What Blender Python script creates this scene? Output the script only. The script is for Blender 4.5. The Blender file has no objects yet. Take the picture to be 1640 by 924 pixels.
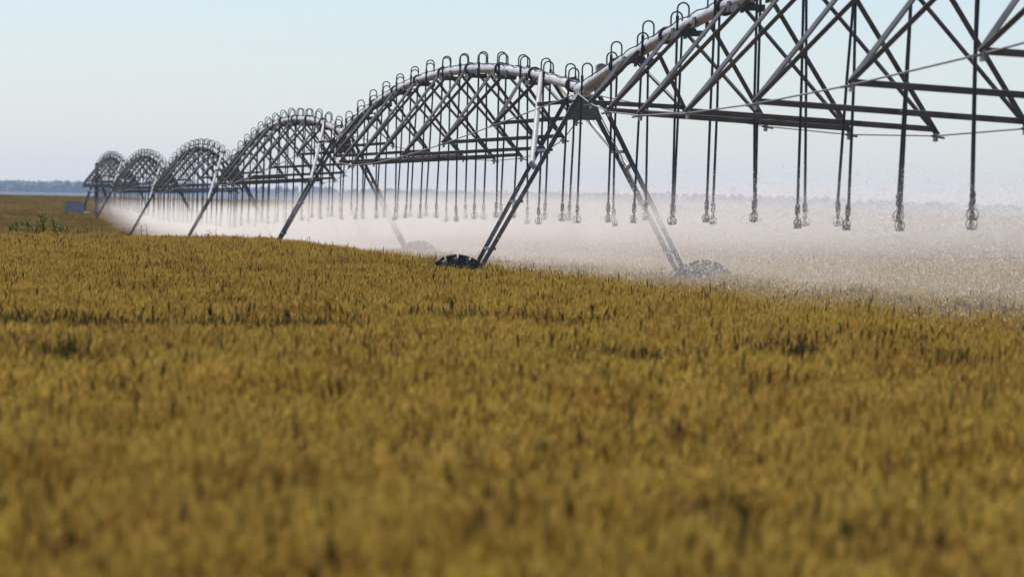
import bpy, bmesh, math, random
import numpy as np
from mathutils import Vector, Matrix

random.seed(7)
rng = np.random.default_rng(11)
scene = bpy.context.scene
COL = scene.collection
R = math.radians

# ------------------------------------------------------------------ camera
FPX = 7310.0                       # focal length in pixels of the 1640 px wide photograph
EYE = 2.28                         # eye height over the ground at the nearest tower
cam_d = bpy.data.cameras.new('camera')
cam = bpy.data.objects.new('camera', cam_d)
COL.objects.link(cam)
cam_d.sensor_width = 36.0
cam_d.lens = FPX / 1640.0 * 36.0
cam_d.clip_start = 0.5
cam_d.clip_end = 20000.0
PITCH, ROLL = math.atan(132.0 / FPX), R(1.25)
cam.matrix_world = (Matrix.Translation((0, 0, EYE)) @ Matrix.Rotation(R(90) - PITCH, 4, 'X')
                    @ Matrix.Rotation(ROLL, 4, 'Z'))
cam_d.dof.use_dof = True
cam_d.dof.focus_distance = 90.0
cam_d.dof.aperture_fstop = 3.2
scene.camera = cam

# ------------------------------------------------------------------ sky and sun
SUN_EL, SUN_AZ = 63.0, -42.0       # azimuth measured from the view direction, negative = left
world = bpy.data.worlds.new('World')
scene.world = world
world.use_nodes = True
wn, wl = world.node_tree.nodes, world.node_tree.links
wn.clear()
sky = wn.new('ShaderNodeTexSky')
sky.sky_type = 'NISHITA'
sky.sun_disc = False
sky.sun_elevation = R(SUN_EL)
sky.sun_rotation = R(SUN_AZ)
sky.altitude = 300
sky.air_density = 1.0
sky.dust_density = 0.4
sky.ozone_density = 3.0
bg = wn.new('ShaderNodeBackground')
bg.inputs['Strength'].default_value = 0.067
wo = wn.new('ShaderNodeOutputWorld')
tint = wn.new('ShaderNodeMix'); tint.data_type = 'RGBA'; tint.blend_type = 'MULTIPLY'
tint.inputs[0].default_value = 1.0; tint.inputs[7].default_value = (1.0, 1.012, 1.125, 1)    # one even white balance for the whole sky
wl.new(sky.outputs[0], tint.inputs[6]); wl.new(tint.outputs[2], bg.inputs[0])
wl.new(bg.outputs[0], wo.inputs[0])

sun_d = bpy.data.lights.new('sun', 'SUN')
sun_d.energy = 4.4
sun_d.angle = R(0.53)
sun_d.color = (1.0, 0.93, 0.84)
sun = bpy.data.objects.new('sun', sun_d)
COL.objects.link(sun)
sdir = Vector((math.sin(R(SUN_AZ)) * math.cos(R(SUN_EL)), math.cos(R(SUN_AZ)) * math.cos(R(SUN_EL)), math.sin(R(SUN_EL))))
sun.rotation_euler = sdir.to_track_quat('Z', 'Y').to_euler()
sun.location = (-60, 60, 120)

scene.view_settings.view_transform = 'Standard'
scene.view_settings.look = 'None'
scene.view_settings.exposure = 0.82
scene.view_settings.gamma = 1.0
scene.view_settings.use_curve_mapping = False
scene.render.engine = 'CYCLES'
scene.cycles.use_denoising = True
scene.cycles.max_bounces = 8
scene.cycles.transparent_max_bounces = 16
scene.cycles.volume_bounces = 2
scene.cycles.volume_step_rate = 1.0
scene.cycles.volume_max_steps = 512
scene.cycles.use_adaptive_sampling = False

# ------------------------------------------------------------------ helpers
def tag(o, label=None, cat=None, group=None, kind=None):
    if label: o['label'] = label
    if cat: o['category'] = cat
    if group: o['group'] = group
    if kind: o['kind'] = kind
    return o

def link(name, mesh, parent=None, mat=None, matrix=None):
    o = bpy.data.objects.new(name, mesh)
    COL.objects.link(o)
    if mat is not None and mesh is not None and not mesh.materials:
        mesh.materials.append(mat)
    if parent is not None:
        o.parent = parent
    if matrix is not None:
        o.matrix_local = matrix
    return o

class MB:
    """collects vertices and faces of one mesh"""
    def __init__(self):
        self.v, self.f = [], []
    def add(self, vs, fs):
        n = len(self.v)
        self.v += [tuple(p) for p in vs]
        self.f += [tuple(i + n for i in f) for f in fs]
        return self
    def box(self, c, s, m=None):
        x, y, z = s[0] / 2, s[1] / 2, s[2] / 2
        vs = [Vector((sx * x, sy * y, sz * z)) for sx in (-1, 1) for sy in (-1, 1) for sz in (-1, 1)]
        if m: vs = [m @ p for p in vs]
        vs = [p + Vector(c) for p in vs]
        return self.add(vs, [(0, 1, 3, 2), (4, 6, 7, 5), (0, 4, 5, 1), (2, 3, 7, 6), (0, 2, 6, 4), (1, 5, 7, 3)])
    def tube(self, pts, r, n=8, caps=True):
        pts = [Vector(p) for p in pts]
        rs = r if isinstance(r, (list, tuple)) else [r] * len(pts)
        t0 = (pts[1] - pts[0]).normalized()
        ref = Vector((0, 0, 1)) if abs(t0.z) < 0.9 else Vector((0, 1, 0))
        a = t0.cross(ref).normalized()
        vs = []
        for i, p in enumerate(pts):
            t = (pts[min(i + 1, len(pts) - 1)] - pts[max(i - 1, 0)]).normalized()
            a = (a - t * a.dot(t)).normalized()
            b = t.cross(a)
            for k in range(n):
                an = 2 * math.pi * k / n
                vs.append(p + (a * math.cos(an) + b * math.sin(an)) * rs[i])
        fs = []
        for i in range(len(pts) - 1):
            for k in range(n):
                k2 = (k + 1) % n
                fs.append((i * n + k, i * n + k2, (i + 1) * n + k2, (i + 1) * n + k))
        if caps:
            fs.append(tuple(range(n - 1, -1, -1)))
            fs.append(tuple((len(pts) - 1) * n + k for k in range(n)))
        return self.add(vs, fs)
    def angle(self, p0, p1, w=0.08, th=0.009, up=(0, 0, 1), side=1):
        """an L-profile steel angle from p0 to p1, its heel towards `up`"""
        p0, p1 = Vector(p0), Vector(p1)
        t = (p1 - p0).normalized()
        u = Vector(up); u = (u - t * u.dot(t)).normalized()
        s = t.cross(u) * side
        a = (s - u).normalized(); b = (-s - u).normalized()
        prof = [Vector((0, 0, 0)), a * w, a * w + b * th, a * th + b * th, b * w + a * th, b * w]
        vs = [p0 + q for q in prof] + [p1 + q for q in prof]
        n = 6
        fs = [(k, (k + 1) % n, n + (k + 1) % n, n + k) for k in range(n)]
        fs += [(3, 2, 1, 0), (5, 4, 3, 0), (n, n + 1, n + 2, n + 3), (n, n + 3, n + 4, n + 5)]
        return self.add(vs, fs)
    def mesh(self, name, smooth=False):
        m = bpy.data.meshes.new(name)
        m.from_pydata([tuple(p) for p in self.v], [], self.f)
        bm = bmesh.new(); bm.from_mesh(m)
        bmesh.ops.recalc_face_normals(bm, faces=bm.faces)
        bm.to_mesh(m); bm.free()
        if smooth:
            m.shade_smooth()
            try: m.set_sharp_from_angle(angle=R(40))
            except Exception: pass
        return m
    def build(self, name, mat, parent=None, smooth=False, matrix=None):
        return link(name, self.mesh(name, smooth), parent, mat, matrix)

def new_mat(name):
    m = bpy.data.materials.new(name)
    m.use_nodes = True
    nt = m.node_tree
    return m, nt.nodes, nt.links, nt.nodes['Principled BSDF']

def steel(name, c0, c1, metallic, rough, scale=6.0, bump=0.15):
    m, n, l, p = new_mat(name)
    tc = n.new('ShaderNodeTexCoord')
    no = n.new('ShaderNodeTexNoise'); no.inputs['Scale'].default_value = scale; no.inputs['Detail'].default_value = 6
    no2 = n.new('ShaderNodeTexNoise'); no2.inputs['Scale'].default_value = scale * 9; no2.inputs['Detail'].default_value = 3
    oi = n.new('ShaderNodeObjectInfo')
    ad = n.new('ShaderNodeVectorMath'); ad.operation = 'ADD'
    l.new(tc.outputs['Object'], ad.inputs[0]); l.new(oi.outputs['Random'], ad.inputs[1])
    l.new(ad.outputs[0], no.inputs['Vector']); l.new(ad.outputs[0], no2.inputs['Vector'])
    ra = n.new('ShaderNodeValToRGB')
    ra.color_ramp.elements[0].position = 0.32; ra.color_ramp.elements[1].position = 0.68
    ra.color_ramp.elements[0].color = (*c0, 1); ra.color_ramp.elements[1].color = (*c1, 1)
    l.new(no.outputs[0], ra.inputs[0]); l.new(ra.outputs[0], p.inputs['Base Color'])
    p.inputs['Metallic'].default_value = metallic
    mr = n.new('ShaderNodeMapRange'); mr.inputs[3].default_value = rough - 0.1; mr.inputs[4].default_value = rough + 0.12
    l.new(no2.outputs[0], mr.inputs[0]); l.new(mr.outputs[0], p.inputs['Roughness'])
    bu = n.new('ShaderNodeBump'); bu.inputs['Strength'].default_value = bump; bu.inputs['Distance'].default_value = 0.004
    l.new(no2.outputs[0], bu.inputs['Height']); l.new(bu.outputs[0], p.inputs['Normal'])
    return m

M = {}
M['pipe'] = steel('galvanised_pipe', (0.36, 0.345, 0.34), (0.50, 0.48, 0.475), 0.25, 0.45, 3.0)
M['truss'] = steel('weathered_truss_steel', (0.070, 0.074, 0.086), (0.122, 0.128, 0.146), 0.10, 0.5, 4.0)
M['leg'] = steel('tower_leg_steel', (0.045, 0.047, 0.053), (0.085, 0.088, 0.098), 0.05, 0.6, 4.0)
M['bright'] = steel('bright_galvanised_tube', (0.29, 0.27, 0.26), (0.38, 0.355, 0.345), 0.2, 0.38, 3.0)
M['rod'] = steel('truss_rod_steel', (0.17, 0.15, 0.145), (0.28, 0.25, 0.24), 0.3, 0.45, 5.0)
M['plate'] = steel('tower_plate_steel', (0.10, 0.105, 0.085), (0.16, 0.165, 0.14), 0.2, 0.55, 5.0)
M['dark'] = steel('dark_bracket_steel', (0.045, 0.045, 0.05), (0.08, 0.08, 0.085), 0.2, 0.55, 5.0)
M['box'] = steel('grey_box_paint', (0.16, 0.15, 0.16), (0.21, 0.20, 0.21), 0.0, 0.5, 4.0)
M['hose'] = steel('black_rubber_hose', (0.008, 0.008, 0.012), (0.016, 0.016, 0.022), 0.0, 0.42, 8.0)
M['goose'] = steel('dark_gooseneck_plastic', (0.05, 0.06, 0.065), (0.09, 0.10, 0.105), 0.1, 0.4, 8.0)
M['tyre'] = steel('tyre_rubber', (0.012, 0.012, 0.014), (0.035, 0.033, 0.034), 0.0, 0.55, 6.0, 0.4)
M['rim'] = steel('wheel_rim_paint', (0.25, 0.24, 0.22), (0.34, 0.33, 0.31), 0.2, 0.5, 5.0)
M['cab'] = steel('blue_grey_cabinet_paint', (0.20, 0.25, 0.36), (0.27, 0.32, 0.43), 0.0, 0.5, 3.0)

# ------------------------------------------------------------------ terrain
def interp(y, tab):
    return np.interp(y, [a for a, b in tab], [b for a, b in tab])

def smooth_tab(tab, ys, k=9.0):
    base = interp(ys, tab)
    return base

_LINE = [(-60, .2), (36, .2), (86, .01), (136, -.14), (186, -.79), (236, -.84), (286, -.40), (336, -.13), (430, .75), (520, 1.28),
         (600, 1.30), (700, .5), (1000, -2), (1500, -5), (2500, -4), (4000, 5), (4600, 9.5), (5000, 10.5), (6400, 10.5)]
_PLAT = [(-60, .12), (66, .10), (84, .14), (100, .19), (112, .25), (122, .26), (134, .10), (175, -.42), (215, -.62), (250, -.48), (286, -.08), (336, .12), (430, .75), (520, 1.28),
         (600, 1.30), (700, .5), (1000, -2), (1500, -5), (2500, -4), (4000, 5), (4600, 9.5), (5000, 10.5), (6400, 10.5)]
_YS = np.arange(-60, 6401, 2.0)
def _sm(tab):
    v = interp(_YS, tab)
    k = np.hanning(13); k /= k.sum()
    return np.convolve(np.pad(v, 6, mode='edge'), k, 'valid')
_LV, _PV = _sm(_LINE), _sm(_PLAT)
LX0, LY0, LSL = 1.27, 86.0, -0.1279          # the machine's straight line: X = LX0 + LSL*(Y-LY0)
_cl = math.hypot(1, LSL)
def ground(x, y):
    x = np.asarray(x, float); y = np.asarray(y, float)
    q = (LX0 + LSL * (y - LY0) - x) / _cl                    # metres left of the line
    w = np.clip((q - .4) / 2.6, 0, 1); w = w * w * (3 - 2 * w)
    g = np.interp(y, _YS, _LV) * (1 - w) + np.interp(y, _YS, _PV) * w
    bumps = 0.03 * np.sin(x * 0.9 + y * 0.31) * np.sin(y * 0.23 - x * 0.4) + 0.02 * np.sin(x * 2.1 - y * 0.6)
    bumps = bumps * np.clip((600 - y) / 200, 0, 1)
    far = np.clip((y - 1500) / 2500, 0, 1)
    g = g + far * (3.0 * np.sin(x * 0.0042 + 1.0) + 1.6 * np.sin(x * 0.011 + y * 0.0007))
    return g + bumps
def G(x, y): return float(ground(x, y))

xs = np.concatenate([-np.geomspace(60, 3300, 34)[::-1], np.arange(-58.5, 59, 1.5), np.geomspace(60, 3300, 34)])
ys = np.concatenate([np.arange(-35, 220, 1.5), np.arange(220, 720, 6), np.geomspace(720, 6350, 60)])
XX, YY = np.meshgrid(xs, ys)
ZZ = ground(XX, YY)
nx, ny = len(xs), len(ys)
V = np.stack([XX.ravel(), YY.ravel(), ZZ.ravel()], 1)
idx = np.arange(nx * ny).reshape(ny, nx)
F = np.stack([idx[:-1, :-1].ravel(), idx[:-1, 1:].ravel(), idx[1:, 1:].ravel(), idx[1:, :-1].ravel()], 1)
gm = bpy.data.meshes.new('ground')
gm.from_pydata(V.tolist(), [], F.tolist())
gm.shade_smooth()
m, n, l, p = new_mat('field_soil_and_far_land')
geo = n.new('ShaderNodeNewGeometry'); sep = n.new('ShaderNodeSeparateXYZ')
l.new(geo.outputs['Position'], sep.inputs[0])
n1 = n.new('ShaderNodeTexNoise'); n1.inputs['Scale'].default_value = 1.7; n1.inputs['Detail'].default_value = 8
l.new(geo.outputs['Position'], n1.inputs['Vector'])
soil = n.new('ShaderNodeValToRGB')
soil.color_ramp.elements[0].color = (0.045, 0.032, 0.018, 1); soil.color_ramp.elements[1].color = (0.12, 0.09, 0.045, 1)
l.new(n1.outputs[0], soil.inputs[0])
mp = n.new('ShaderNodeMapping'); mp.inputs['Scale'].default_value = (0.004, 0.0012, 0.01)
l.new(geo.outputs['Position'], mp.inputs[0])
vor = n.new('ShaderNodeTexVoronoi'); vor.inputs['Scale'].default_value = 1.6
l.new(mp.outputs[0], vor.inputs['Vector'])
farr = n.new('ShaderNodeValToRGB')
cr = farr.color_ramp; cr.interpolation = 'CONSTANT'
cr.elements[0].color = (0.022, 0.032, 0.016, 1); cr.elements[1].position = .7; cr.elements[1].color = (0.016, 0.024, 0.012, 1)
e = cr.elements.new(.35); e.color = (0.035, 0.04, 0.02, 1)
sc = n.new('ShaderNodeSeparateColor'); l.new(vor.outputs['Color'], sc.inputs[0]); l.new(sc.outputs[0], farr.inputs[0])
mr = n.new('ShaderNodeMapRange'); mr.inputs[1].default_value = 540; mr.inputs[2].default_value = 640
l.new(sep.outputs['Y'], mr.inputs[0])
mx = n.new('ShaderNodeMix'); mx.data_type = 'RGBA'
l.new(mr.outputs[0], mx.inputs[0]); l.new(soil.outputs[0], mx.inputs[6]); l.new(farr.outputs[0], mx.inputs[7])
l.new(mx.outputs[2], p.inputs['Base Color']); p.inputs['Roughness'].default_value = 0.95
bu = n.new('ShaderNodeBump'); bu.inputs['Strength'].default_value = 0.6; bu.inputs['Distance'].default_value = 0.06
l.new(n1.outputs[0], bu.inputs['Height']); l.new(bu.outputs[0], p.inputs['Normal'])
gm.materials.append(m)
go = bpy.data.objects.new('ground', gm); COL.objects.link(go)
tag(go, 'soil of the wheat field and the farmland behind it', 'ground', kind='structure')

# ------------------------------------------------------------------ haze: real air between the camera and the ridge
hz = MB(); hz.box((0, 3150, 5), (6900, 6500, 96))
hm = bpy.data.materials.new('haze_air'); hm.use_nodes = True
hn, hl = hm.node_tree.nodes, hm.node_tree.links
hn.clear()
pv = hn.new('ShaderNodeVolumePrincipled'); ho = hn.new('ShaderNodeOutputMaterial')
pv.inputs['Color'].default_value = (0.55, 0.69, 1.0, 1)
pv.inputs['Density'].default_value = 0.00009
pv.inputs['Anisotropy'].default_value = 0.2
hl.new(pv.outputs[0], ho.inputs['Volume'])
hazeo = hz.build('haze', hm)
tag(hazeo, 'pale summer haze over the whole plain', 'haze', kind='stuff')

# ------------------------------------------------------------------ far wood on the ridge
def wood():
    vs, fs, cs = [], [], []
    bm = bmesh.new(); bmesh.ops.create_icosphere(bm, subdivisions=2, radius=1.0)
    bv = np.array([v.co[:] for v in bm.verts]); bf = np.array([[v.index for v in f.verts] for f in bm.faces]); bm.free()
    V, F, n0 = [], [], 0
    for i in range(2900):
        left = i < 1900
        y = rng.uniform(4550, 5200) if left else rng.uniform(5500, 6250)
        x = rng.uniform(-1100, -330) if left else rng.uniform(-420, 1200)
        g = G(x, y)
        h = rng.uniform(8.0, 10.2) if left else rng.uniform(4.5, 8.5) * (1 + 0.10 * math.sin(x * 0.011) + 0.05 * math.sin(x * 0.041))
        w = h * rng.uniform(0.35, 0.6)
        j = 1 + 0.22 * rng.standard_normal(len(bv))[:, None]
        pv_ = bv * j * np.array([w, w, h * 0.58]) + np.array([x, y, g + h * 0.52])
        V.append(pv_); F.append(bf + n0); n0 += len(bv)
    V = np.concatenate(V); F = np.concatenate(F)
    me = bpy.data.meshes.new('far_wood'); me.from_pydata(V.tolist(), [], F.tolist())
    m, n, l, p = new_mat('far_wood_leaves')
    no = n.new('ShaderNodeTexNoise'); no.inputs['Scale'].default_value = 0.25; no.inputs['Detail'].default_value = 6
    geo = n.new('ShaderNodeNewGeometry'); l.new(geo.outputs['Position'], no.inputs['Vector'])
    ra = n.new('ShaderNodeValToRGB'); ra.color_ramp.elements[0].color = (0.02, 0.035, 0.015, 1); ra.color_ramp.elements[1].color = (0.07, 0.10, 0.035, 1)
    l.new(no.outputs[0], ra.inputs[0]); l.new(ra.outputs[0], p.inputs['Base Color']); p.inputs['Roughness'].default_value = 0.9
    me.materials.append(m)
    o = bpy.data.objects.new('far_wood', me); COL.objects.link(o)
    tag(o, 'far blue wooded ridge along the horizon', 'wood', kind='stuff')
wood()

# ------------------------------------------------------------------ the machine's stations
AX = Vector((LSL, 1, 0)).normalized()         # along the line, away from the camera
RT = Vector((AX.y, -AX.x, 0))                 # to the right of the line
HP = 4.50                                     # pipe height over the ground at a tower
PR = 0.098                                    # pipe radius
TY = {'Z': 36, 'A': 86, 'B': 136, 'C': 186, 'D': 236, 'E': 286, 'F': 336}
PT = {'Z': 4.78, 'A': 4.51, 'B': 4.36, 'C': 3.71, 'D': 3.66, 'E': 4.10, 'F': 4.37}
def tower_xy(k):
    y = TY[k]; return Vector((LX0 + LSL * (y - LY0), y, 0))
DEPTH, HALF = 2.14, 0.83
NOZ = []
STN = [0.133 + 0.1049 * i for i in range(8)]

def make_span(name, a, b, label, twist, jit, CAMBER=1.0):
    """span from tower a (near) to tower b (far)"""
    pa, pb = tower_xy(a), tower_xy(b)
    root = bpy.data.objects.new(name, None); COL.objects.link(root)
    root.location = (pa.x, pa.y, PT[a] - HP)
    tag(root, label, 'irrigation span', 'pipe spans of the irrigation machine')
    L = (pb - pa).length
    dz = PT[b] - PT[a]
    tw = math.tan(R(twist))
    def arch(s): return 4 * s * (1 - s)
    def P(s, lat=0.0, down=0.0, tws=1.0):
        """a point on the span, relative to root"""
        z = HP + dz * s + CAMBER * arch(s) - down + lat * tw * tws
        return AX * (L * s) + RT * lat + Vector((0, 0, z))
    # pipe sections and their flanges; straight pieces between bolted flanges
    fl = [0.012] + [0.03 + 0.1111 * i for i in range(9)] + [0.988]
    for i in range(len(fl) - 1):
        mb = MB(); q0, q1 = P(fl[i]), P(fl[i + 1])
        mb.tube([q0, q1], PR, 20)
        d = (q1 - q0)
        for k in (0.22, 0.5, 0.78) if d.length > 2 else ():                       # weld bands
            c = q0 + d * k; u = d.normalized() * 0.012
            mb.tube([c - u, c + u], PR + 0.0035, 20)
        mb.build('pipe_section', M['pipe'], root, True)
    for i in range(1, len(fl) - 1):
        c = P(fl[i]); u = (P(fl[i] + .01) - P(fl[i] - .01)).normalized()
        mb = MB(); mb.tube([c - u * 0.028, c - u * .002], PR + 0.052, 18); mb.tube([c + u * .002, c + u * 0.028], PR + 0.052, 18)
        bx = u.cross(Vector((0, 0, 1))).normalized(); bz = bx.cross(u)
        for k in range(8):
            an = k * math.pi / 4 + .2; q = c + (bx * math.cos(an) + bz * math.sin(an)) * (PR + .034)
            mb.tube([q - u * .045, q + u * .045], .012, 6)
        mb.build('flange', M['dark'], root, True)
    # truss
    low = {-1: [], 1: []}
    for i, s in enumerate(STN):
        d = DEPTH * arch(s)
        hw = HALF * d
        up_a, up_b = P(s - 0.021), P(s + 0.021)
        for sd in (-1, 1):
            node = P(s, sd * hw, d)
            low[sd].append(node)
            for s2 in (s - 0.021, s + 0.021):
                top = P(s2, sd * 0.135, 0.12)
                out = (RT * sd + Vector((0, 0, 0.9))).normalized()
                mb = MB(); mb.angle(node, top, 0.072, 0.008, Vector((0, 0, -1)) - RT * sd * .25)
                mb.build('truss_angle', M['truss'], root)
                mb = MB(); mb.box(P(s2, sd * 0.105, 0.075), (0.02, 0.26, 0.16), Matrix.Rotation(math.atan2(-AX.x, AX.y), 3, 'Z'))
                mb.build('pipe_lug', M['dark'], root)
            mb = MB(); mb.box(node + Vector((0, 0, -.02)), (0.03, 0.2, 0.12), Matrix.Rotation(math.atan2(-AX.x, AX.y), 3, 'Z'))
            mb.tube([node - RT * sd * .06, node + RT * sd * .13 - Vector((0, 0, .03))], .018, 6)
            mb.build('node_bracket', M['rod'], root)
        mb = MB(); mb.angle(P(s, -hw + .03, d + .01), P(s, hw - .03, d - .05), 0.085, 0.009, (0, -.4, -1))
        mb.build('cross_bar', M['truss'], root)
        # saddle plate under the pipe
        mb = MB(); rot = Matrix.Rotation(math.atan2(-AX.x, AX.y), 3, 'Z')
        c = P(s, 0, PR + 0.075)
        mb.box(c, (0.40, 0.62, 0.012), rot)
        mb.box(c + RT * 0.206 + Vector((0, 0, .0)), (0.010, 0.62, 0.10), rot); mb.box(c - RT * 0.206, (0.010, 0.62, 0.10), rot)
        mb.box(c - AX * 0.316, (0.40, 0.010, 0.10), rot)
        mb.box(c + Vector((0, 0, 0.045)), (0.14, 0.5, 0.075), rot)
        mb.build('saddle_plate', M['dark'], root)
    s = 0.058; d = DEPTH * arch(s); hw = HALF * d
    mb = MB(); mb.angle(P(s, -hw - .1, d), P(s, hw + .1, d - .05), 0.085, 0.009, (0, -.4, -1)); mb.build('cross_bar', M['truss'], root)
    for sd in (-1, 1):
        pts = [P(0.006, sd * 0.16, 0.13)] + low[sd] + [P(0.994, sd * 0.16, 0.13)]
        for q0, q1 in zip(pts[:-1], pts[1:]):
            mb = MB(); mb.tube([q0, q1], 0.0125, 6)
            mb.build('truss_rod', M['rod'], root, True)
    # the power cable strapped along the top of the pipe
    pts = []
    for k in range(109):
        s = k / 108; sag = 0.5 * (1 + math.cos(2 * math.pi * k / 4.0))
        pts.append(P(s, -0.05 + 0.02 * math.sin(k * 1.7), -(PR + .004 + .030 * sag * random.random())))
    mb = MB(); mb.tube(pts, 0.013, 5); mb.build('power_cable', M['hose'], root, True)
    # goosenecks, drop hoses and sprinkler heads, alternating sides
    NO = 28
    for i in range(NO):
        s = (i + 0.40) / NO
        sd = -1 if (i + jit) % 2 == 1 else 1
        top = P(s, 0, -PR)
        W, r = 0.19, 0.095
        rise = 0.16 + random.uniform(-.02, .02)
        tiltv = Vector((0, 0, 0)) + AX * random.uniform(-.02, .02)
        pts = [top - Vector((0, 0, .03)), top + Vector((0, 0, rise * .5))]
        for k in range(9):
            an = math.pi * k / 8
            pts.append(top + RT * sd * (r - r * math.cos(an)) + Vector((0, 0, rise + r * math.sin(an))) + tiltv * math.sin(an))
        end = top + RT * sd * W + Vector((0, 0, -0.02))
        pts.append(end)
        mb = MB(); mb.tube(pts, 0.0155, 7); mb.tube([top - Vector((0, 0, .02)), top + Vector((0, 0, .035))], .026, 8)
        mb.build('gooseneck', M['goose'], root, True)
        # hose hangs to about 1.95 m above the local ground chord
        zb = (HP + dz * s) - 2.17 + random.uniform(-.07, .07)
        lean = RT * (random.gauss(-.012, .014)) + AX * random.gauss(0, .012)
        hl_ = end.z - zb
        bot = end + lean * hl_ - Vector((0, 0, hl_))
        mid = end.lerp(bot, .5) + RT * random.gauss(0, .012)
        mb = MB(); mb.tube([end + Vector((0, 0, .04)), end.lerp(mid, .5), mid, mid.lerp(bot, .55), bot], 0.021, 7)
        mb.tube([end + Vector((0, 0, .05)), end - Vector((0, 0, .06))], .028, 7)
        hose = mb.build('drop_hose', M['hose'], root, True)
        NOZ.append(Vector(root.location) + bot - Vector((0, 0, .33)))
        hd = link('sprinkler_head', HEAD, hose)
        hd.matrix_local = Matrix.Translation(bot) @ Matrix.Rotation(random.uniform(0, 3.1), 4, 'Z') @ Matrix.Rotation(random.gauss(0, .06), 4, 'X')
    return root

def head_mesh():
    mb = MB()
    mb.tube([(0, 0, .02), (0, 0, -.01), (0, 0, -.04), (0, 0, -.15), (0, 0, -.18), (0, 0, -.2)], [.017, .022, .036, .036, .022, .016], 9)
    mb.tube([(0, 0, -.19), (0, 0, -.27)], [.026, .020], 8)
    ring = [(0.068 * math.sin(a), 0, -.285 - .068 * math.cos(a)) for a in np.linspace(-2.9, 2.9, 15)]
    mb.tube(ring, .0075, 5)
    ring = [(0, 0.068 * math.sin(a), -.285 - .068 * math.cos(a)) for a in np.linspace(-2.9, 2.9, 15)]
    mb.tube(ring, .0075, 5)
    mb.tube([(0, 0, -.26), (0, 0, -.285), (0, 0, -.32), (0, 0, -.335)], [.016, .034, .038, .022], 9)
    mb.tube([(0, 0, -.325), (0, 0, -.34), (0, 0, -.352)], [.03, .062, .055], 12)
    me = mb.mesh('sprinkler_head', True); me.materials.append(M['hose'])
    return me
HEAD = head_mesh()

# ------------------------------------------------------------------ towers
def tyre_mesh(Rw=0.66, W=0.33):
    mb = MB(); N = 40
    prof = [(.34, -.13), (.44, -.165), (.56, -.16), (.61, -.13), (.625, 0), (.61, .13), (.56, .16), (.44, .165), (.34, .13)]
    vs, fs = [], []
    n = len(prof)
    for k in range(N):
        a = 2 * math.pi * k / N
        for r, y in prof: vs.append((r * math.sin(a), y, r * math.cos(a)))
    for k in range(N):
        for j in range(n):
            k2, j2 = (k + 1) % N, (j + 1) % n
            fs.append((k * n + j, k * n + j2, k2 * n + j2, k2 * n + j))
    mb.add(vs, fs)
    for k in range(17):                                    # chevron lugs
        for sd in (-1, 1):
            a = 2 * math.pi * (k + (.22 if sd > 0 else 0)) / 17
            q = Matrix.Rotation(a, 3, 'Y')
            m3 = q @ Matrix.Rotation(sd * R(28), 3, 'Z')
            c = q @ Vector((0, sd * .085, .636))
            mb.box(c, (.095, .19, .075), m3)
            c = q @ Vector((0, sd * .160, .585))
            mb.box(c, (.085, .035, .15), q)
    me = mb.mesh('wheel', False); me.materials.append(M['tyre']); return me
TYRE = tyre_mesh()
def rim_mesh():
    mb = MB()
    mb.tube([(0, -.12, 0), (0, .12, 0)], .345, 28)
    me = mb.mesh('rim', True); me.materials.append(M['rim']); return me
RIM = rim_mesh()
def hub_mesh():
    mb = MB(); mb.tube([(0, -.2, 0), (0, .2, 0)], .11, 14)
    for k in range(8):
        a = k * math.pi / 4; mb.tube([(.16 * math.cos(a), -.14, .16 * math.sin(a)), (.16 * math.cos(a), .14, .16 * math.sin(a))], .014, 6)
    me = mb.mesh('hub', True); me.materials.append(M['dark']); return me
HUB = hub_mesh()

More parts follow.
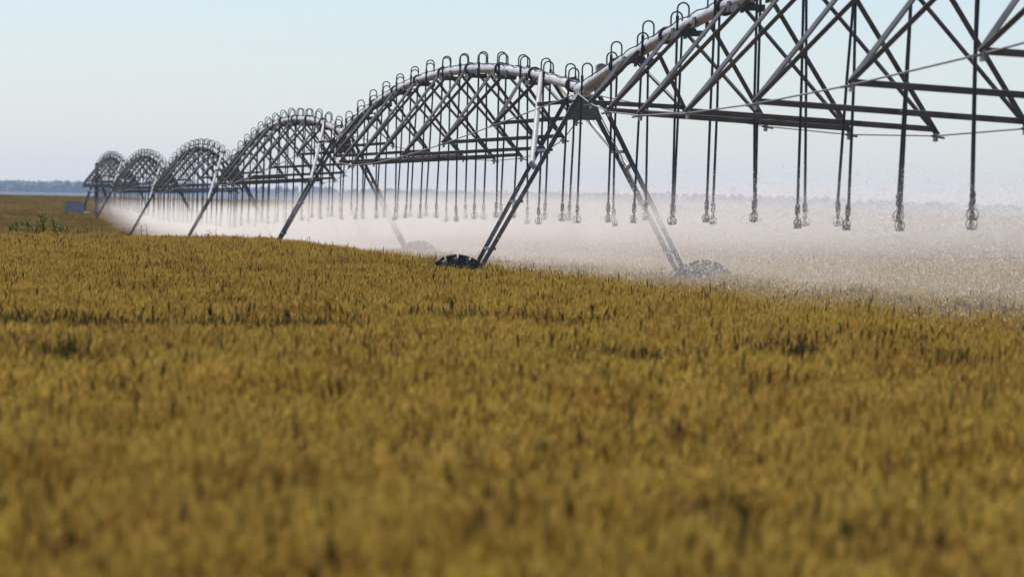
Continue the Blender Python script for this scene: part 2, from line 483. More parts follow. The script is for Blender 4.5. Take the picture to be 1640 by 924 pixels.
def make_tower(name, k, label):
    p = tower_xy(k)
    root = bpy.data.objects.new(name, None); COL.objects.link(root)
    root.location = (p.x, p.y, PT[k] - HP)
    root.rotation_euler = (0, 0, math.atan2(-AX.x, AX.y))
    tag(root, label, 'drive tower', 'wheeled towers of the irrigation machine')
    bx_, bz_ = 2.10, 0.74
    tops = HP - 0.16
    for sx in (-1, 1):
        for sy in (-1, 1):
            p0 = Vector((sx * bx_, sy * .40, bz_)); p1 = Vector((sx * .17, sy * .82, tops))
            mb = MB(); mb.angle(p0, p1, 0.068, 0.010, (-sx * .3, -1, -.5))
            mb.build('leg', M['leg'], root)
        # bright conduit clipped to the leg and two leg ties
        c0 = Vector((sx * (bx_ - .06), 0.0, bz_ + .1)); c1 = Vector((sx * .2, 0.0, tops - .1))
        mb = MB(); mb.tube([c0, c1], 0.011, 7); mb.build('conduit', M['bright'], root, True)
        for f in (0.2, .45, .72):
            c = Vector((sx * bx_, .02, bz_)).lerp(Vector((sx * .17, .02, tops)), f); hw = .40 + .42 * f
            mb = MB(); mb.box(c, (.11, 2 * hw, .05)); mb.build('leg_tie', M['truss'], root)
        # brace tube back to the pipe of the span beyond
        if k != 'Zx':
            q0 = Vector((sx * .92, .25, 3.05)); q1 = Vector((sx * .10, 5.35, HP + .40))
            mb = MB(); mb.tube([q0, q1], 0.052, 12); mb.tube([q0 - Vector((sx*.06, 0, .05)), q0 + Vector((sx*.02, 0.05, .05))], .06, 8)
            mb.build('brace_tube', M['bright'], root, True)
        w = link('wheel', TYRE, root)
        w.matrix_local = Matrix.Translation((sx * 2.30, -.30 * sx - .05, 0.66)) @ Matrix.Rotation(random.uniform(0, 1), 4, 'Y')
        link('rim', RIM, w); link('hub', HUB, w)
        mb = MB(); mb.box((sx * 2.22, 0.02, .66), (.34, .30, .30)); mb.tube([(sx * 2.3, -.3 * sx, .66), (sx * 2.3, .1, .66)], .07, 10)
        mb.build('gearbox', M['dark'], root)
    for sy in (-.72, .62):                                  # gusset plates facing along the line
        a = [(-.15, tops - .0), (.15, tops - .0), (.29, tops - .42), (-.29, tops - .42)]
        y = sy * .62
        mb = MB()
        vs = [(x, y - .006, z) for x, z in a] + [(x, y + .006, z) for x, z in a]
        mb.add(vs, [(0, 1, 2, 3), (7, 6, 5, 4)] + [(i, 4 + i, 4 + (i + 1) % 4, (i + 1) % 4) for i in range(4)])
        mb.build('gusset_plate', M['plate'], root)
    mb = MB(); mb.box((0, 0, .70), (4.3, .14, .16)); mb.build('base_beam', M['truss'], root)
    mb = MB(); mb.box((.1, 0, .88), (.42, .26, .22)); mb.tube([(-.1, 0, .88), (-.45, 0, .88)], .11, 12); mb.build('drive_motor', M['dark'], root)
    mb = MB(); mb.tube([(-2.1, 0, .83), (2.1, 0, .83)], .022, 8); mb.build('drive_shaft', M['rod'], root, True)
    # joint casting on the pipe and its hook bolts
    mb = MB(); mb.tube([(0, -.62, HP), (0, -.30, HP), (0, .30, HP), (0, .62, HP)], [PR + .012, PR + .03, PR + .03, PR + .012], 18)
    mb.box((0, 0, HP - .16), (.34, .9, .10))
    mb.build('pipe_joint', M['pipe'], root, True)
    for sx in (-1, 1):
        mb = MB(); mb.tube([(sx * .12, -.42, HP + .02), (sx * .17, -.46, HP - .12), (sx * .17, -.35, HP - .22), (sx * .30, -.30, HP - .34)], .016, 7)
        mb.build('hook_bolt', M['bright'], root, True)
    # control box with a rounded top
    mb = MB(); x0, y0, w, h, d = .27, -.30, .085, .47, .11
    out = [(-w, -.04), (w, -.04)] + [(w * math.cos(a), h - w * .5 + w * .55 * math.sin(a)) for a in np.linspace(0, math.pi, 9)]
    n_ = len(out)
    vs = [(x0 + x, y0 - d, HP + z) for x, z in out] + [(x0 + x, y0 + d, HP + z) for x, z in out]
    mb.add(vs, [tuple(range(n_)), tuple(range(2 * n_ - 1, n_ - 1, -1))] + [(i, n_ + i, n_ + (i + 1) % n_, (i + 1) % n_) for i in range(n_)])
    mb.box((x0 - .14, y0 + .1, HP + .06), (.09, .16, .17))
    mb.build('control_box', M['box'], root)
    return root

make_span('irrigation_span', 'A', 'B', 'fully visible nearest arched pipe span, left of the tall centre tower', 3.2, 1)
def near_span():
    # runs towards the camera from tower A; built far-to-near so that station order matches
    return make_span('irrigation_span', 'Z', 'A', 'biggest pipe span, running out of the top right of the frame', -3.8, 2)
near_span()
make_span('irrigation_span', 'B', 'C', 'second arched span from the tall centre tower, of middle size', 2.7, 3)
make_span('irrigation_span', 'C', 'D', 'third arched span from the tall centre tower', 1.5, 4)
make_span('irrigation_span', 'D', 'E', 'small far arched span, next but one to the end of the machine', 1.0, 5, .84)
make_span('irrigation_span', 'E', 'F', 'smallest farthest arched span at the left end of the machine', 0.0, 6, .82)

make_tower('drive_tower', 'A', 'tallest steel tower in the middle, its tyre showing above the wheat')
make_tower('drive_tower', 'B', 'second tower from the middle, its left leg reaching the wheat edge')
make_tower('drive_tower', 'C', 'third tower, its slanting leg fading into white spray')
make_tower('drive_tower', 'D', 'fourth tower, small, both feet lost in the spray')
make_tower('drive_tower', 'E', 'farthest small wheeled tower, next to the pivot post at left')

def pivot_point():
    p = tower_xy('F')
    root = bpy.data.objects.new('pivot_point', None); COL.objects.link(root)
    root.location = (p.x, p.y, PT['F'] - HP); root.rotation_euler = (0, 0, math.atan2(-AX.x, AX.y))
    tag(root, 'dark pivot pyramid with upright riser at the far left end of the pipe', 'pivot')
    for sx in (-1, 1):
        for sy in (-1, 1):
            mb = MB(); mb.angle((sx * 1.5, sy * 1.5, 0), (sx * .22, sy * .22, HP - .5), .14, .014, (sx, sy, .3)); mb.build('leg', M['truss'], root)
    for z, h in ((1.3, 1.15), (2.9, .66)):
        for a, b in (((-h, -h), (h, -h)), ((h, -h), (h, h)), ((h, h), (-h, h)), ((-h, h), (-h, -h))):
            mb = MB(); mb.angle((*a, z), (*b, z), .10, .01); mb.build('girt', M['truss'], root)
    mb = MB(); mb.tube([(0, 0, -.05), (0, 0, HP - .05), (0, -.1, HP + .12), (0, -.5, HP + .1)], .14, 14); mb.build('riser_pipe', M['dark'], root, True)
    mb = MB(); mb.tube([(0, 0, HP + .1), (0, 0, HP + .42)], [.17, .13], 12); mb.build('collector_post', M['dark'], root, True)
    for q0, q1 in (((-.1, .2, HP - .2), (-.98, .2, 3.25)), ((-.98, .2, 3.25), (-.1, .2, 3.2)), ((-.1, -.2, HP - .2), (-.98, -.2, 3.25)), ((-.98, -.2, 3.25), (-.1, -.2, 3.2)), ((-.55, .2, 3.85), (-.2, .2, 3.22))):
        mb = MB(); mb.tube([q0, q1], .05, 8); mb.build('side_strut', M['truss'], root, True)
pivot_point()

def cabinet():
    y = 318.0; x = -704.0 / FPX * y
    root = bpy.data.objects.new('control_cabinet', None); COL.objects.link(root)
    g = G(x, y); root.location = (x, y, g)
    tag(root, 'blue-grey control cabinet standing in the far field at left, beside the pivot', 'cabinet')
    z0 = EYE - 25.5 / FPX * y - g; z1 = EYE - 9.5 / FPX * y - g
    mb = MB(); mb.box((0, 0, (z0 + z1) / 2), (1.22, .5, z1 - z0)); b = mb.build('housing', M['cab'], root)
    mb = MB(); mb.box((.3, -.262, (z0 + z1) / 2), (.52, .02, (z1 - z0) * .84)); mb.build('door', M['cab'], root)
    mb = MB(); mb.box((-.3, -.262, (z0 + z1) / 2), (.52, .02, (z1 - z0) * .84)); mb.build('door', M['cab'], root)
    mb = MB(); mb.box((0, 0, z1 + .03), (1.34, .62, .05)); mb.build('roof', M['box'], root)
    for sx in (-1, 1):
        mb = MB(); mb.box((sx * .5, 0, z0 / 2), (.08, .3, z0)); mb.build('post', M['box'], root)
cabinet()

# ------------------------------------------------------------------ wheat
def wheat_material():
    m, n, l, p = new_mat('wheat_straw')
    n.remove(p)
    at = n.new('ShaderNodeAttribute'); at.attribute_name = 'tint'; at.attribute_type = 'GEOMETRY'
    oi = n.new('ShaderNodeObjectInfo')
    geo = n.new('ShaderNodeNewGeometry')
    no = n.new('ShaderNodeTexNoise'); no.inputs['Scale'].default_value = 0.22; no.inputs['Detail'].default_value = 3
    l.new(geo.outputs['Position'], no.inputs['Vector'])
    ad = n.new('ShaderNodeMath'); ad.operation = 'MULTIPLY_ADD'; ad.inputs[1].default_value = 0.35
    l.new(oi.outputs['Random'], ad.inputs[0]); l.new(no.outputs[0], ad.inputs[2])
    hsv = n.new('ShaderNodeHueSaturation')
    mr = n.new('ShaderNodeMapRange'); mr.inputs[1].default_value = .3; mr.inputs[2].default_value = 1.0
    mr.inputs[3].default_value = .86; mr.inputs[4].default_value = 1.1
    l.new(ad.outputs[0], mr.inputs[0]); l.new(mr.outputs[0], hsv.inputs['Value'])
    mh = n.new('ShaderNodeMapRange'); mh.inputs[3].default_value = .494; mh.inputs[4].default_value = .512
    l.new(oi.outputs['Random'], mh.inputs[0]); l.new(mh.outputs[0], hsv.inputs['Hue'])
    l.new(at.outputs['Color'], hsv.inputs['Color'])
    d = n.new('ShaderNodeBsdfDiffuse'); t = n.new('ShaderNodeBsdfTranslucent')
    l.new(hsv.outputs[0], d.inputs[0]); l.new(hsv.outputs[0], t.inputs[0])
    mx = n.new('ShaderNodeMixShader'); mx.inputs[0].default_value = 0.3
    l.new(d.outputs[0], mx.inputs[1]); l.new(t.outputs[0], mx.inputs[2])
    l.new(mx.outputs[0], n['Material Output'].inputs[0])
    return m
M['wheat'] = wheat_material()

HEADC = [(0.55, 0.365, 0.078), (0.52, 0.34, 0.070), (0.59, 0.40, 0.098), (0.48, 0.32, 0.068), (0.54, 0.375, 0.084)]
STEMC = [(0.29, 0.20, 0.048), (0.22, 0.165, 0.04), (0.155, 0.135, 0.034)]
LEAFC = [(0.17, 0.155, 0.038), (0.34, 0.25, 0.063), (0.105, 0.11, 0.028)]
GREENC = [(0.030, 0.036, 0.011), (0.042, 0.048, 0.014), (0.024, 0.026, 0.009)]
DARKC = [(0.10, 0.08, 0.028), (0.15, 0.11, 0.035), (0.08, 0.08, 0.028)]

def wheat_patch(name, size, count, detail, seed, green=False):
    r = random.Random(seed)
    vs, fs, cs = [], [], []
    def tri(a, b, c, col):
        k = len(vs); vs.extend((a, b, c)); cs.extend((col,) * 3); fs.append((k, k + 1, k + 2))
    for i in range(count):
        x, y = r.uniform(-.5, .5) * size, r.uniform(-.5, .5) * size
        h = r.gauss(0.80, 0.045)
        dark = r.random() < 0.03
        if dark: h += r.uniform(0, .09)
        if green: h = r.gauss(.86, .06)
        az = r.uniform(0, 6.283); ln = abs(r.gauss(0.05, 0.05))
        tx, ty = x + math.cos(az) * ln + .02, y + math.sin(az) * ln
        sc = r.choice(STEMC)
        if green: sc = r.choice(GREENC)
        w = 0.0026 if detail else 0.004
        pa = az + 1.0
        for k in range(2 if detail else 1):
            a = pa + k * 1.57
            dx, dy = math.cos(a) * w, math.sin(a) * w
            b0, b1 = (x - dx, y - dy, 0), (x + dx, y + dy, 0)
            t0, t1 = (tx - dx, ty - dy, h), (tx + dx, ty + dy, h)
            q = len(vs); vs.extend((b0, b1, t1, t0)); cs.extend((sc,) * 4); fs.append((q, q + 1, q + 2, q + 3))
        # head: long spindle
        hl = r.uniform(.085, .12); hw = r.uniform(.0075, .0105)
        if not detail: hw *= 1.25
        nod = r.uniform(0.0, .55) if not dark else r.uniform(0, .25)
        na = r.gauss(0.3, 1.4)
        ax = Vector((math.cos(na) * math.sin(nod), math.sin(na) * math.sin(nod), math.cos(nod)))
        s1 = ax.cross(Vector((0.3, .9, .1))).normalized(); s2 = ax.cross(s1)
        col = r.choice(HEADC) if not dark else r.choice(DARKC)
        if green: col = r.choice(DARKC)
        if green and r.random() < .8: hl = 0
        b = Vector((tx, ty, h - .004)); kk = 4 if detail else 3
        if hl > 0:
            q = len(vs)
            vs.append(tuple(b))
            for f, ww in ((.28, 1.0), (.72, .85)):
                for j in range(kk):
                    a = 2 * math.pi * j / kk
                    vs.append(tuple(b + ax * hl * f + (s1 * math.cos(a) + s2 * math.sin(a)) * hw * ww))
            vs.append(tuple(b + ax * hl)); cs.extend((col,) * (2 + 2 * kk))
            for j in range(kk):
                j2 = (j + 1) % kk
                fs.append((q, q + 1 + j2, q + 1 + j)); fs.append((q + 1 + j, q + 1 + j2, q + 1 + kk + j2, q + 1 + kk + j)); fs.append((q + 1 + kk + j, q + 1 + kk + j2, q + 1 + 2 * kk))
            if detail:                                     # awns
                for j in range(5):
                    aa = r.uniform(0, 6.28); o = (s1 * math.cos(aa) + s2 * math.sin(aa))
                    st = b + ax * hl * r.uniform(.3, .9); en = st + (ax + o * .38) * r.uniform(.045, .075)
                    sd = ax.cross(o) * .0022
                    tri(tuple(st - sd), tuple(st + sd), tuple(en), col)
        # leaves
        for j in range(4 if green else 2 if detail else 1):
            if r.random() < (.75 if detail else .5):
                z0 = h * r.uniform(.45, .85); la = r.uniform(0, 6.28); ll = r.uniform(.1, .2)
                o = Vector((math.cos(la), math.sin(la), 0)); sd = Vector((-o.y, o.x, 0)) * (.006 if detail else .009)
                p0 = Vector((x + (tx - x) * z0 / h, y + (ty - y) * z0 / h, z0)); p1 = p0 + o * ll * .5 + Vector((0, 0, ll * .55)); p2 = p0 + o * ll + Vector((0, 0, ll * r.uniform(-.2, .5)))
                lc = r.choice(LEAFC if not green else GREENC)
                q = len(vs); vs.extend((tuple(p0 - sd * .6), tuple(p0 + sd * .6), tuple(p1 + sd), tuple(p1 - sd), tuple(p2))); cs.extend((lc,) * 5)
                fs.append((q, q + 1, q + 2, q + 3)); fs.append((q + 3, q + 2, q + 4))
    me = bpy.data.meshes.new(name); me.from_pydata(vs, [], fs)
    at = me.attributes.new('tint', 'FLOAT_COLOR', 'POINT')
    at.data.foreach_set('color', np.array([(*c, 1) for c in cs], 'f').ravel())
    me.materials.append(M['wheat'])
    return bpy.data.objects.new(name, me)

def scatter(name, pts, rots, scl, ids, protos, label, cat, kind='stuff'):
    """one object: points carrying instances of the prototypes (geometry nodes)"""
    col = bpy.data.collections.new(name + '_patches')
    for o in protos: col.objects.link(o)
    me = bpy.data.meshes.new(name); me.from_pydata(pts.tolist(), [], [])
    a = me.attributes.new('rot', 'FLOAT_VECTOR', 'POINT'); a.data.foreach_set('vector', rots.astype('f').ravel())
    a = me.attributes.new('scl', 'FLOAT_VECTOR', 'POINT'); a.data.foreach_set('vector', scl.astype('f').ravel())
    a = me.attributes.new('pick', 'INT', 'POINT'); a.data.foreach_set('value', ids.astype('i').ravel())
    o = bpy.data.objects.new(name, me); COL.objects.link(o)
    ng = bpy.data.node_groups.new(name + '_nodes', 'GeometryNodeTree')
    ng.interface.new_socket('Geometry', in_out='INPUT', socket_type='NodeSocketGeometry')
    ng.interface.new_socket('Geometry', in_out='OUTPUT', socket_type='NodeSocketGeometry')
    N, Lk = ng.nodes, ng.links
    gi, gout = N.new('NodeGroupInput'), N.new('NodeGroupOutput')
    ci = N.new('GeometryNodeCollectionInfo'); ci.inputs['Collection'].default_value = col
    ci.inputs['Separate Children'].default_value = True; ci.inputs['Reset Children'].default_value = True
    ip = N.new('GeometryNodeInstanceOnPoints'); ip.inputs['Pick Instance'].default_value = True
    def attr(nm, ty):
        k = N.new('GeometryNodeInputNamedAttribute'); k.data_type = ty; k.inputs[0].default_value = nm; return k.outputs['Attribute']
    Lk.new(gi.outputs[0], ip.inputs['Points']); Lk.new(ci.outputs[0], ip.inputs['Instance'])
    Lk.new(attr('pick', 'INT'), ip.inputs['Instance Index'])
    Lk.new(attr('rot', 'FLOAT_VECTOR'), ip.inputs['Rotation'])
    Lk.new(attr('scl', 'FLOAT_VECTOR'), ip.inputs['Scale'])
    Lk.new(ip.outputs[0], gout.inputs[0])
    md = o.modifiers.new('scatter', 'NODES'); md.node_group = ng
    tag(o, label, cat, kind=kind)
    return o

# thin, low, green spots in the crop (centre x, y, half width, half depth)
GAPS = [(-1.1, 29.5, .2, .6), (.85, 29.2, .22, .6), (.9, 18.2, .2, .5), (1.32, 18.0, .18, .4), (-3.15, 35.0, .6, .7), (-3.6, 35.5, .4, .6),
        (-1.75, 19.5, .2, .5), (1.9, 33.0, .3, .6), (3.1, 30.0, .3, .6), (-2.2, 24.5, .2, .5), (3.0, 20.2, .25, .5), (-.6, 26.0, .2, .5), (-2.6, 30.0, .25, .6), (.1, 34.5, .4, .6), (2.4, 25.5, .2, .5),
        (-.9, 21.5, .18, .4), (2.0, 21.5, .2, .4), (-1.9, 39.0, .4, .7)]
gr = random.Random(5)
for x0, x1, yc, dep, keep in ((-5.6, -4.3, 46.2, 2.6, 1.0), (-5.4, -3.4, 45.2, 1.9, 1.0), (-3.4, -1.7, 45.6, 1.3, .7), (-.85, 1.0, 50.0, 1.5, .85), (1.0, 2.0, 50.5, 1.1, .6), (.9, 3.0, 39.3, 1.15, 1.0), (3.0, 4.3, 40.0, 1.0, .75), (-.3, .9, 40.0, .9, .5),
                              (3.4, 5.0, 46.0, 1.0, .5), (2.3, 3.4, 46.5, 1.0, .5), (-4.2, -1.0, 55.0, 1.2, .5), (-6.5, -3.5, 62.0, 1.2, .4)):
    x = x0
    while x < x1:
        if gr.random() < keep:
            GAPS.append((x, yc + gr.gauss(0, .35), gr.uniform(.38, .6), dep * gr.uniform(.75, 1.25)))
        x += .36
WHEELS = []
for k in 'ABCDE':
    p = tower_xy(k)
    for sx in (-1, 1):
        WHEELS.append(p + RT * sx * 2.3 + AX * (-.3 * sx - .05))

def crop_height(x, y):
    h = 1.0 + .045 * np.sin(1.9 * x + .55 * y + 1) * np.sin(.8 * y - 1.2 * x) + .035 * np.sin(4.1 * x - 1.3 * y) + .03 * np.sin(.45 * y + .7 * x)
    return h

def build_wheat():
    near = [wheat_patch('wheat_patch', .5, 165, True, 100 + i) for i in range(8)]
    thin = [wheat_patch('thin_patch', .5, 60, True, 200 + i, True) for i in range(3)]
    protos = sorted(near + thin, key=lambda o: o.name)
    names = [o.name for o in protos]
    ni = [i for i, nm in enumerate(names) if nm.startswith('wheat')]
    ti = [i for i, nm in enumerate(names) if nm.startswith('thin')]
    P, Ro, S, I = [], [], [], []
    st = .46
    for y in np.arange(9.5, 172, st):
        hw = .1135 * y + 1.6
        X = np.arange(-hw, hw, st) + rng.uniform(-.15, .15)
        for x in X:
            xx, yy = x + rng.uniform(-.12, .12), y + rng.uniform(-.12, .12)
            if any(abs(xx - w.x) < .62 and abs(yy - w.y) < .45 for w in WHEELS): continue
            g = 0.0
            for (gx, gy, gw, gd) in GAPS:
                dd = ((xx - gx) / gw) ** 2 + ((yy - gy) / gd) ** 2
                if dd < 1: g = max(g, 1 - dd)
            isg = g > .02 + .30 * rng.random()
            if isg and rng.random() < .3: continue
            hs = float(crop_height(xx, yy)) * rng.uniform(.95, 1.05)
            P.append((xx, yy, 0)); Ro.append((rng.uniform(-.03, .03), rng.uniform(-.03, .03), rng.uniform(0, 6.28)))
            w_ = rng.uniform(.95, 1.1); S.append((w_, w_, hs)); I.append(rng.choice(ti if isg else ni))
    P = np.array(P); P[:, 2] = ground(P[:, 0], P[:, 1])
    scatter('wheat_crop', P, np.array(Ro), np.array(S), np.array(I), protos, 'golden ripening wheat filling the foreground', 'wheat')
    far = [wheat_patch('far_patch', 2.1, 900, False, 300 + i) for i in range(4)]
    P, Ro, S, I = [], [], [], []
    for y in np.arange(172.8, 575, 1.9):
        hw = .1135 * y + 4
        for x in np.arange(-hw, hw, 1.9):
            xx, yy = x + rng.uniform(-.3, .3), y + rng.uniform(-.3, .3)
            P.append((xx, yy, 0)); Ro.append((0, 0, rng.uniform(0, 6.28)))
            hs = float(crop_height(xx * .3, yy * .2)) * rng.uniform(.97, 1.03)
            # wheel tracks and thin bands across the far slope
            for ty, half, x0, x1 in ((268, 2.2, -40, -23.5), (300, 1.8, -34, -20), (440, 3.5, -48, -38), (395, 3.0, -40, -30)):
                if abs(yy - ty - .15 * math.sin(xx)) < half and x0 < xx < x1: hs *= .62
            S.append((1.05, 1.05, hs)); I.append(rng.integers(0, 4))
    P = np.array(P); P[:, 2] = ground(P[:, 0], P[:, 1])
    scatter('far_wheat_crop', P, np.array(Ro), np.array(S), np.array(I), far, 'distant wheat beyond the crest, rising to the horizon', 'wheat')
build_wheat()

# ------------------------------------------------------------------ weeds along the crest
def weed_mat(name, c):
    m, n, l, p = new_mat(name)
    n.remove(p)
    oi = n.new('ShaderNodeTexNoise'); oi.inputs['Scale'].default_value = 9
    ra = n.new('ShaderNodeValToRGB'); ra.color_ramp.elements[0].color = (c[0] * .6, c[1] * .6, c[2] * .6, 1); ra.color_ramp.elements[1].color = (c[0] * 1.4, c[1] * 1.4, c[2] * 1.4, 1)
    l.new(oi.outputs[0], ra.inputs[0])
    d = n.new('ShaderNodeBsdfDiffuse'); t = n.new('ShaderNodeBsdfTranslucent'); mx = n.new('ShaderNodeMixShader'); mx.inputs[0].default_value = .35
    l.new(ra.outputs[0], d.inputs[0]); l.new(ra.outputs[0], t.inputs[0]); l.new(d.outputs[0], mx.inputs[1]); l.new(t.outputs[0], mx.inputs[2])
    l.new(mx.outputs[0], n['Material Output'].inputs[0]); return m
M['weed'] = weed_mat('green_weed_leaf', (.05, .08, .025))
M['dryweed'] = weed_mat('brown_weed_stalk', (.10, .09, .04))
def weed(px, Y, h, spread, leaves, label, mat, group=None, seed=0):
    r = random.Random(seed)
    X = (px - 822) / FPX * Y
    root = bpy.data.objects.new('weed_plant', None); COL.objects.link(root); root.location = (X, Y, G(X, Y))
    tag(root, label, 'weed', group)
    nst = 3 if leaves > 14 else 1
    lf = MB(); stm = MB()
    for s_ in range(nst):
        a = r.uniform(0, 6.28); o = spread * .35 * r.random()
        b = Vector((math.cos(a) * o * .3, math.sin(a) * o * .3, 0)); t = Vector((math.cos(a) * o, math.sin(a) * o, h * r.uniform(.8, 1)))
        md_ = b.lerp(t, .5) + Vector((r.gauss(0, .02), 0, 0))
        stm.tube([b, md_, t], [.012, .009, .005], 5)
        for k in range(leaves // nst):
            f = r.uniform(.35, 1.0); p0 = b.lerp(t, f); la = r.uniform(0, 6.28); ll = spread * r.uniform(.35, .8) * (1.25 - .6 * f)
            d = Vector((math.cos(la), math.sin(la), 0)); sd = Vector((-d.y, d.x, 0)) * ll * .13
            p1 = p0 + d * ll * .5 + Vector((0, 0, ll * .55)); p2 = p0 + d * ll * .95 + Vector((0, 0, ll * r.uniform(.1, .9)))
            lf.add([p0, p1 - sd, p1 + sd + Vector((0, 0, .01)), p2], [(0, 1, 2), (1, 3, 2)])
    stm.build('stem', mat, root); lf.build('leaves', mat, root)
green = 'green weeds in a row on the wheat crest at left'
ORD = ('leftmost', 'second from the left', 'third from the left', 'fourth from the left', 'fifth from the left', 'sixth from the left', 'seventh from the left', 'eighth from the left', 'ninth from the left')
for i, (px, h) in enumerate(((12, 1.22), (22, 1.36), (33, 1.26), (46, 1.40), (58, 1.24), (70, 1.62), (85, 1.50), (98, 1.32), (124, 1.22))):
    lab = 'leafy green weed on the wheat crest, %s in the weed row' % ORD[i]
    if i == 5: lab = 'tallest leafy green weed of the row on the wheat crest at left'
    weed(px, 121 + (i % 3), 1.16 + (h - 1.22) * .6 + .10, .44, 54, lab, M['weed'], green, i)
weed(139, 121, 1.34, .40, 18, 'taller dark green weed at the right end of the weed row', M['weed'], None, 31)
weed(145, 121, 1.62, .22, 8, 'thin forked dry weed stalk standing beside the green weed row', M['dryweed'], None, 32)
weed(165, 121, 1.42, .16, 5, 'lone bent weed stalk between the weed row and the first far leg', M['dryweed'], None, 33)
weed(230, 120, 1.32, .34, 12, 'brown weed with spread tips before the white spray, left of the third tower leg', M['dryweed'], None, 34)
weed(238, 120, 1.36, .22, 7, 'dark upright weed next to the spread brown weed, before white spray', M['dryweed'], None, 35)
weed(338, 120, 1.26, .30, 9, 'low weed tuft just right of the third tower leg foot', M['weed'], None, 36)
weed(346, 120, 1.34, .26, 8, 'weed with drooping leaves right of the third tower leg', M['weed'], None, 37)
weed(497, 112, 1.28, .12, 4, 'thin weed tip above the wheat right of the second tower leg', M['dryweed'], None, 38)

# ------------------------------------------------------------------ spray: mist and drops
def line_top(y):   # nozzle height above world zero along the line
    ks = 'ZABCDEF'
    return np.interp(y, [TY[k] for k in ks], [PT[k] - 2.5 for k in ks])

def spray_mist():
    """closed shell round the spray, following the line; its volume thins upwards and outwards"""
    # local frame: x across (right), y along, z up from the nozzle level
    ysl = np.arange(30, 345, 5.0)
    mb = MB()
    prof = [(-6.5, -2.9), (6.5, -2.9), (6.5, -.2), (4.5, 1.15), (0, 1.3), (-4.5, 1.15), (-6.5, -.2)]
    n = len(prof); vs, fs = [], []
    for y in ysl:
        t = (y - LY0); nz = float(line_top(y))
        for x, z in prof:
            vs.append((x, t * _cl, nz + z))
    k = len(ysl)
    for i in range(k - 1):
        for j in range(n):
            j2 = (j + 1) % n
            fs.append((i * n + j, i * n + j2, (i + 1) * n + j2, (i + 1) * n + j))
    fs.append(tuple(range(n))); fs.append(tuple((k - 1) * n + j for j in range(n - 1, -1, -1)))
    mb.add(vs, fs)
    m = bpy.data.materials.new('spray_mist'); m.use_nodes = True
    nn, ll = m.node_tree.nodes, m.node_tree.links
    nn.clear()
    tc = nn.new('ShaderNodeTexCoord'); sp = nn.new('ShaderNodeSeparateXYZ'); ll.new(tc.outputs['Object'], sp.inputs[0])
    def math_(op, a, b=None, c=None, clamp=False):
        k = nn.new('ShaderNodeMath'); k.operation = op; k.use_clamp = clamp
        for i_, v in enumerate((a, b, c)):
            if v is None: continue
            if isinstance(v, (int, float)): k.inputs[i_].default_value = v
            else: ll.new(v, k.inputs[i_])
        return k.outputs[0]
    # nozzle level as a piecewise curve of the distance along the line
    cv = nn.new('ShaderNodeFloatCurve')
    y0, y1 = (30 - LY0) * _cl, (340 - LY0) * _cl
    tt = math_('DIVIDE', math_('SUBTRACT', sp.outputs['Y'], y0), y1 - y0, clamp=True)
    ll.new(tt, cv.inputs['Value'])
    c = cv.mapping.curves[0]
    ks = [(TY[k_], (PT[k_] - 2.5) / 4.0) for k_ in 'ZABCDEF']
    pts_ = [((y - 30) / 310.0, v) for y, v in ks]
    c.points[0].location = (0, pts_[0][1]); c.points[1].location = (1, pts_[-1][1])
    for q in pts_: c.points.new(*q)
    for q in c.points: q.handle_type = 'VECTOR'
    cv.mapping.update()
    nz = math_('MULTIPLY', cv.outputs[0], 4.0)
    h = math_('SUBTRACT', sp.outputs['Z'], nz)                        # height over nozzles
    ax_ = math_('ABSOLUTE', math_('SUBTRACT', sp.outputs['X'], 2.0))
    topv = nn.new('ShaderNodeMapRange'); topv.interpolation_type = 'SMOOTHSTEP'
    topv.inputs[1].default_value = 1.28; topv.inputs[2].default_value = 0.1; topv.inputs[3].default_value = 0; topv.inputs[4].default_value = 1
    ll.new(math_('MULTIPLY_ADD', ax_, 0.07, h), topv.inputs[0])
    lat = nn.new('ShaderNodeMapRange'); lat.interpolation_type = 'SMOOTHSTEP'
    lat.inputs[1].default_value = 4.3; lat.inputs[2].default_value = 1.6; lat.inputs[3].default_value = 0; lat.inputs[4].default_value = 1
    ll.new(ax_, lat.inputs[0])
    no = nn.new('ShaderNodeTexNoise'); no.inputs['Scale'].default_value = 0.55; no.inputs['Detail'].default_value = 3
    ll.new(tc.outputs['Object'], no.inputs['Vector'])
    nr = nn.new('ShaderNodeMapRange'); nr.inputs[1].default_value = .3; nr.inputs[2].default_value = .7; nr.inputs[3].default_value = .45; nr.inputs[4].default_value = 1.5
    ll.new(no.outputs[0], nr.inputs[0])
    # thicker towards the far spans, whose sprinklers stand closer to the wind
    al = nn.new('ShaderNodeMapRange'); al.inputs[1].default_value = (45 - LY0) * _cl; al.inputs[2].default_value = (175 - LY0) * _cl
    al.inputs[3].default_value = .21; al.inputs[4].default_value = 1.0
    ll.new(sp.outputs['Y'], al.inputs[0])
    fe = nn.new('ShaderNodeMapRange'); fe.interpolation_type = 'SMOOTHSTEP'; fe.inputs[1].default_value = (322 - LY0) * _cl; fe.inputs[2].default_value = (215 - LY0) * _cl
    ll.new(sp.outputs['Y'], fe.inputs[0])
    # thickest in the ring of spray just around the heads
    bd = nn.new('ShaderNodeMapRange'); bd.interpolation_type = 'SMOOTHSTEP'
    bd.inputs[1].default_value = 0.75; bd.inputs[2].default_value = 0.1; bd.inputs[3].default_value = 0.62; bd.inputs[4].default_value = 2.0
    ll.new(math_('ABSOLUTE', math_('SUBTRACT', h, 0.12)), bd.inputs[0])
    den = math_('MULTIPLY', math_('MULTIPLY', math_('MULTIPLY', math_('MULTIPLY', topv.outputs[0], bd.outputs[0]), lat.outputs[0]), math_('MULTIPLY', math_('MULTIPLY', nr.outputs[0], fe.outputs[0]), al.outputs[0])), MIST)
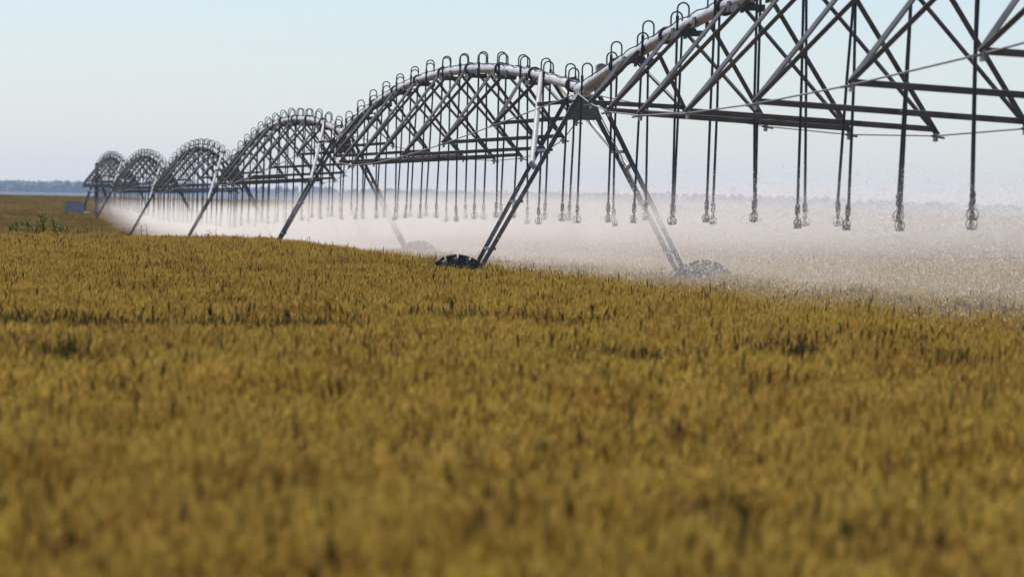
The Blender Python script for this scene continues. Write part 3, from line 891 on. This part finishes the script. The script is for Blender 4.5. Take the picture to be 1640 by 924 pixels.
    v = nn.new('ShaderNodeVolumePrincipled'); v.inputs['Color'].default_value = (1.0, .935, .87, 1); v.inputs['Anisotropy'].default_value = .35
    ll.new(den, v.inputs['Density'])
    out = nn.new('ShaderNodeOutputMaterial'); ll.new(v.outputs[0], out.inputs['Volume'])
    try: m.cycles.volume_step_rate = 0.12
    except Exception as e_: print('step rate', e_)
    o = mb.build('spray_mist', m)
    o.location = (LX0, LY0, 0); o.rotation_euler = (0, 0, math.atan2(-AX.x, AX.y))
    tag(o, 'white water mist drifting under the irrigation pipe', 'mist', kind='stuff')
MIST = 0.06
spray_mist()

def drops():
    """tiny water drops, each a small pointed tetrahedron, joined because nobody could count them"""
    m, n, l, p = new_mat('water_drop')
    p.inputs['Base Color'].default_value = (.97, .95, .92, 1); p.inputs['Roughness'].default_value = .2
    p.inputs['IOR'].default_value = 1.33; p.inputs['Specular IOR Level'].default_value = 0.5
    tr = n.new('ShaderNodeBsdfTranslucent'); tr.inputs[0].default_value = (.95, .95, .95, 1)
    mx = n.new('ShaderNodeMixShader'); mx.inputs[0].default_value = .4
    l.new(p.outputs[0], mx.inputs[1]); l.new(tr.outputs[0], mx.inputs[2]); l.new(mx.outputs[0], n['Material Output'].inputs[0])
    N = 440000
    nz = np.array([q[:] for q in NOZ])
    nz = nz[(nz[:, 1] > 42) & (nz[:, 1] < 185)]
    wt = 1.0 / nz[:, 1]; wt /= wt.sum()
    k = rng.choice(len(nz), N, p=wt)
    az = rng.uniform(0, 2 * np.pi, N)
    el = np.clip(rng.normal(19, 13, N), -8, 55) * np.pi / 180
    v = rng.uniform(3.2, 7.2, N)
    T = rng.uniform(0.02, 0.80, N)
    drag = (1 - np.exp(-1.1 * T)) / 1.1
    gust = rng.normal(1.5, .5, N)
    X = nz[k, 0] + v * np.cos(el) * np.cos(az) * drag + gust * T + rng.normal(0, .05, N)
    Y = nz[k, 1] + v * np.cos(el) * np.sin(az) * drag + rng.normal(0, .05, N)
    z = nz[k, 2] + v * np.sin(el) * drag - 4.2 * T * T + rng.normal(0, .03, N)
    g = ground(X, Y)
    lt = (X - LX0 - LSL * (Y - LY0)) / _cl
    ok = (z > g + .9) & (lt > np.where(Y > 72, -2.9, -1.2) + rng.normal(0, .5, N))
    X, Y, z = X[ok], Y[ok], z[ok]; N = len(X)
    size = np.clip(np.exp(rng.normal(math.log(.0042), .45, N)), .0018, .012) * np.clip(Y / 72.0, .8, 1)
    base = np.array([(0, 0, 1.5), (.94, 0, -.33), (-.47, .82, -.33), (-.47, -.82, -.33)])
    a = rng.uniform(0, 6.28, N); ca, sa = np.cos(a), np.sin(a)
    vx = base[None, :, 0] * ca[:, None] - base[None, :, 1] * sa[:, None]
    vy = base[None, :, 0] * sa[:, None] + base[None, :, 1] * ca[:, None]
    vz = np.broadcast_to(base[None, :, 2], vx.shape)
    V = np.stack([vx * size[:, None] + X[:, None], vy * size[:, None] + Y[:, None], vz * size[:, None] + z[:, None]], 2).reshape(-1, 3)
    f = np.array([(0, 1, 2), (0, 2, 3), (0, 3, 1), (1, 3, 2)])
    Fc = (f[None] + (np.arange(N) * 4)[:, None, None]).reshape(-1)
    me = bpy.data.meshes.new('water_drops')
    me.vertices.add(len(V)); me.vertices.foreach_set('co', V.astype('f').ravel())
    me.loops.add(len(Fc)); me.loops.foreach_set('vertex_index', Fc.astype('i'))
    npol = len(Fc) // 3
    me.polygons.add(npol); me.polygons.foreach_set('loop_start', np.arange(npol, dtype='i') * 3)
    me.update(calc_edges=True); me.shade_smooth()
    me.materials.append(m)
    o = bpy.data.objects.new('water_drops', me); COL.objects.link(o)
    tag(o, 'sparkling water drops falling through the mist', 'drops', kind='stuff')
drops()
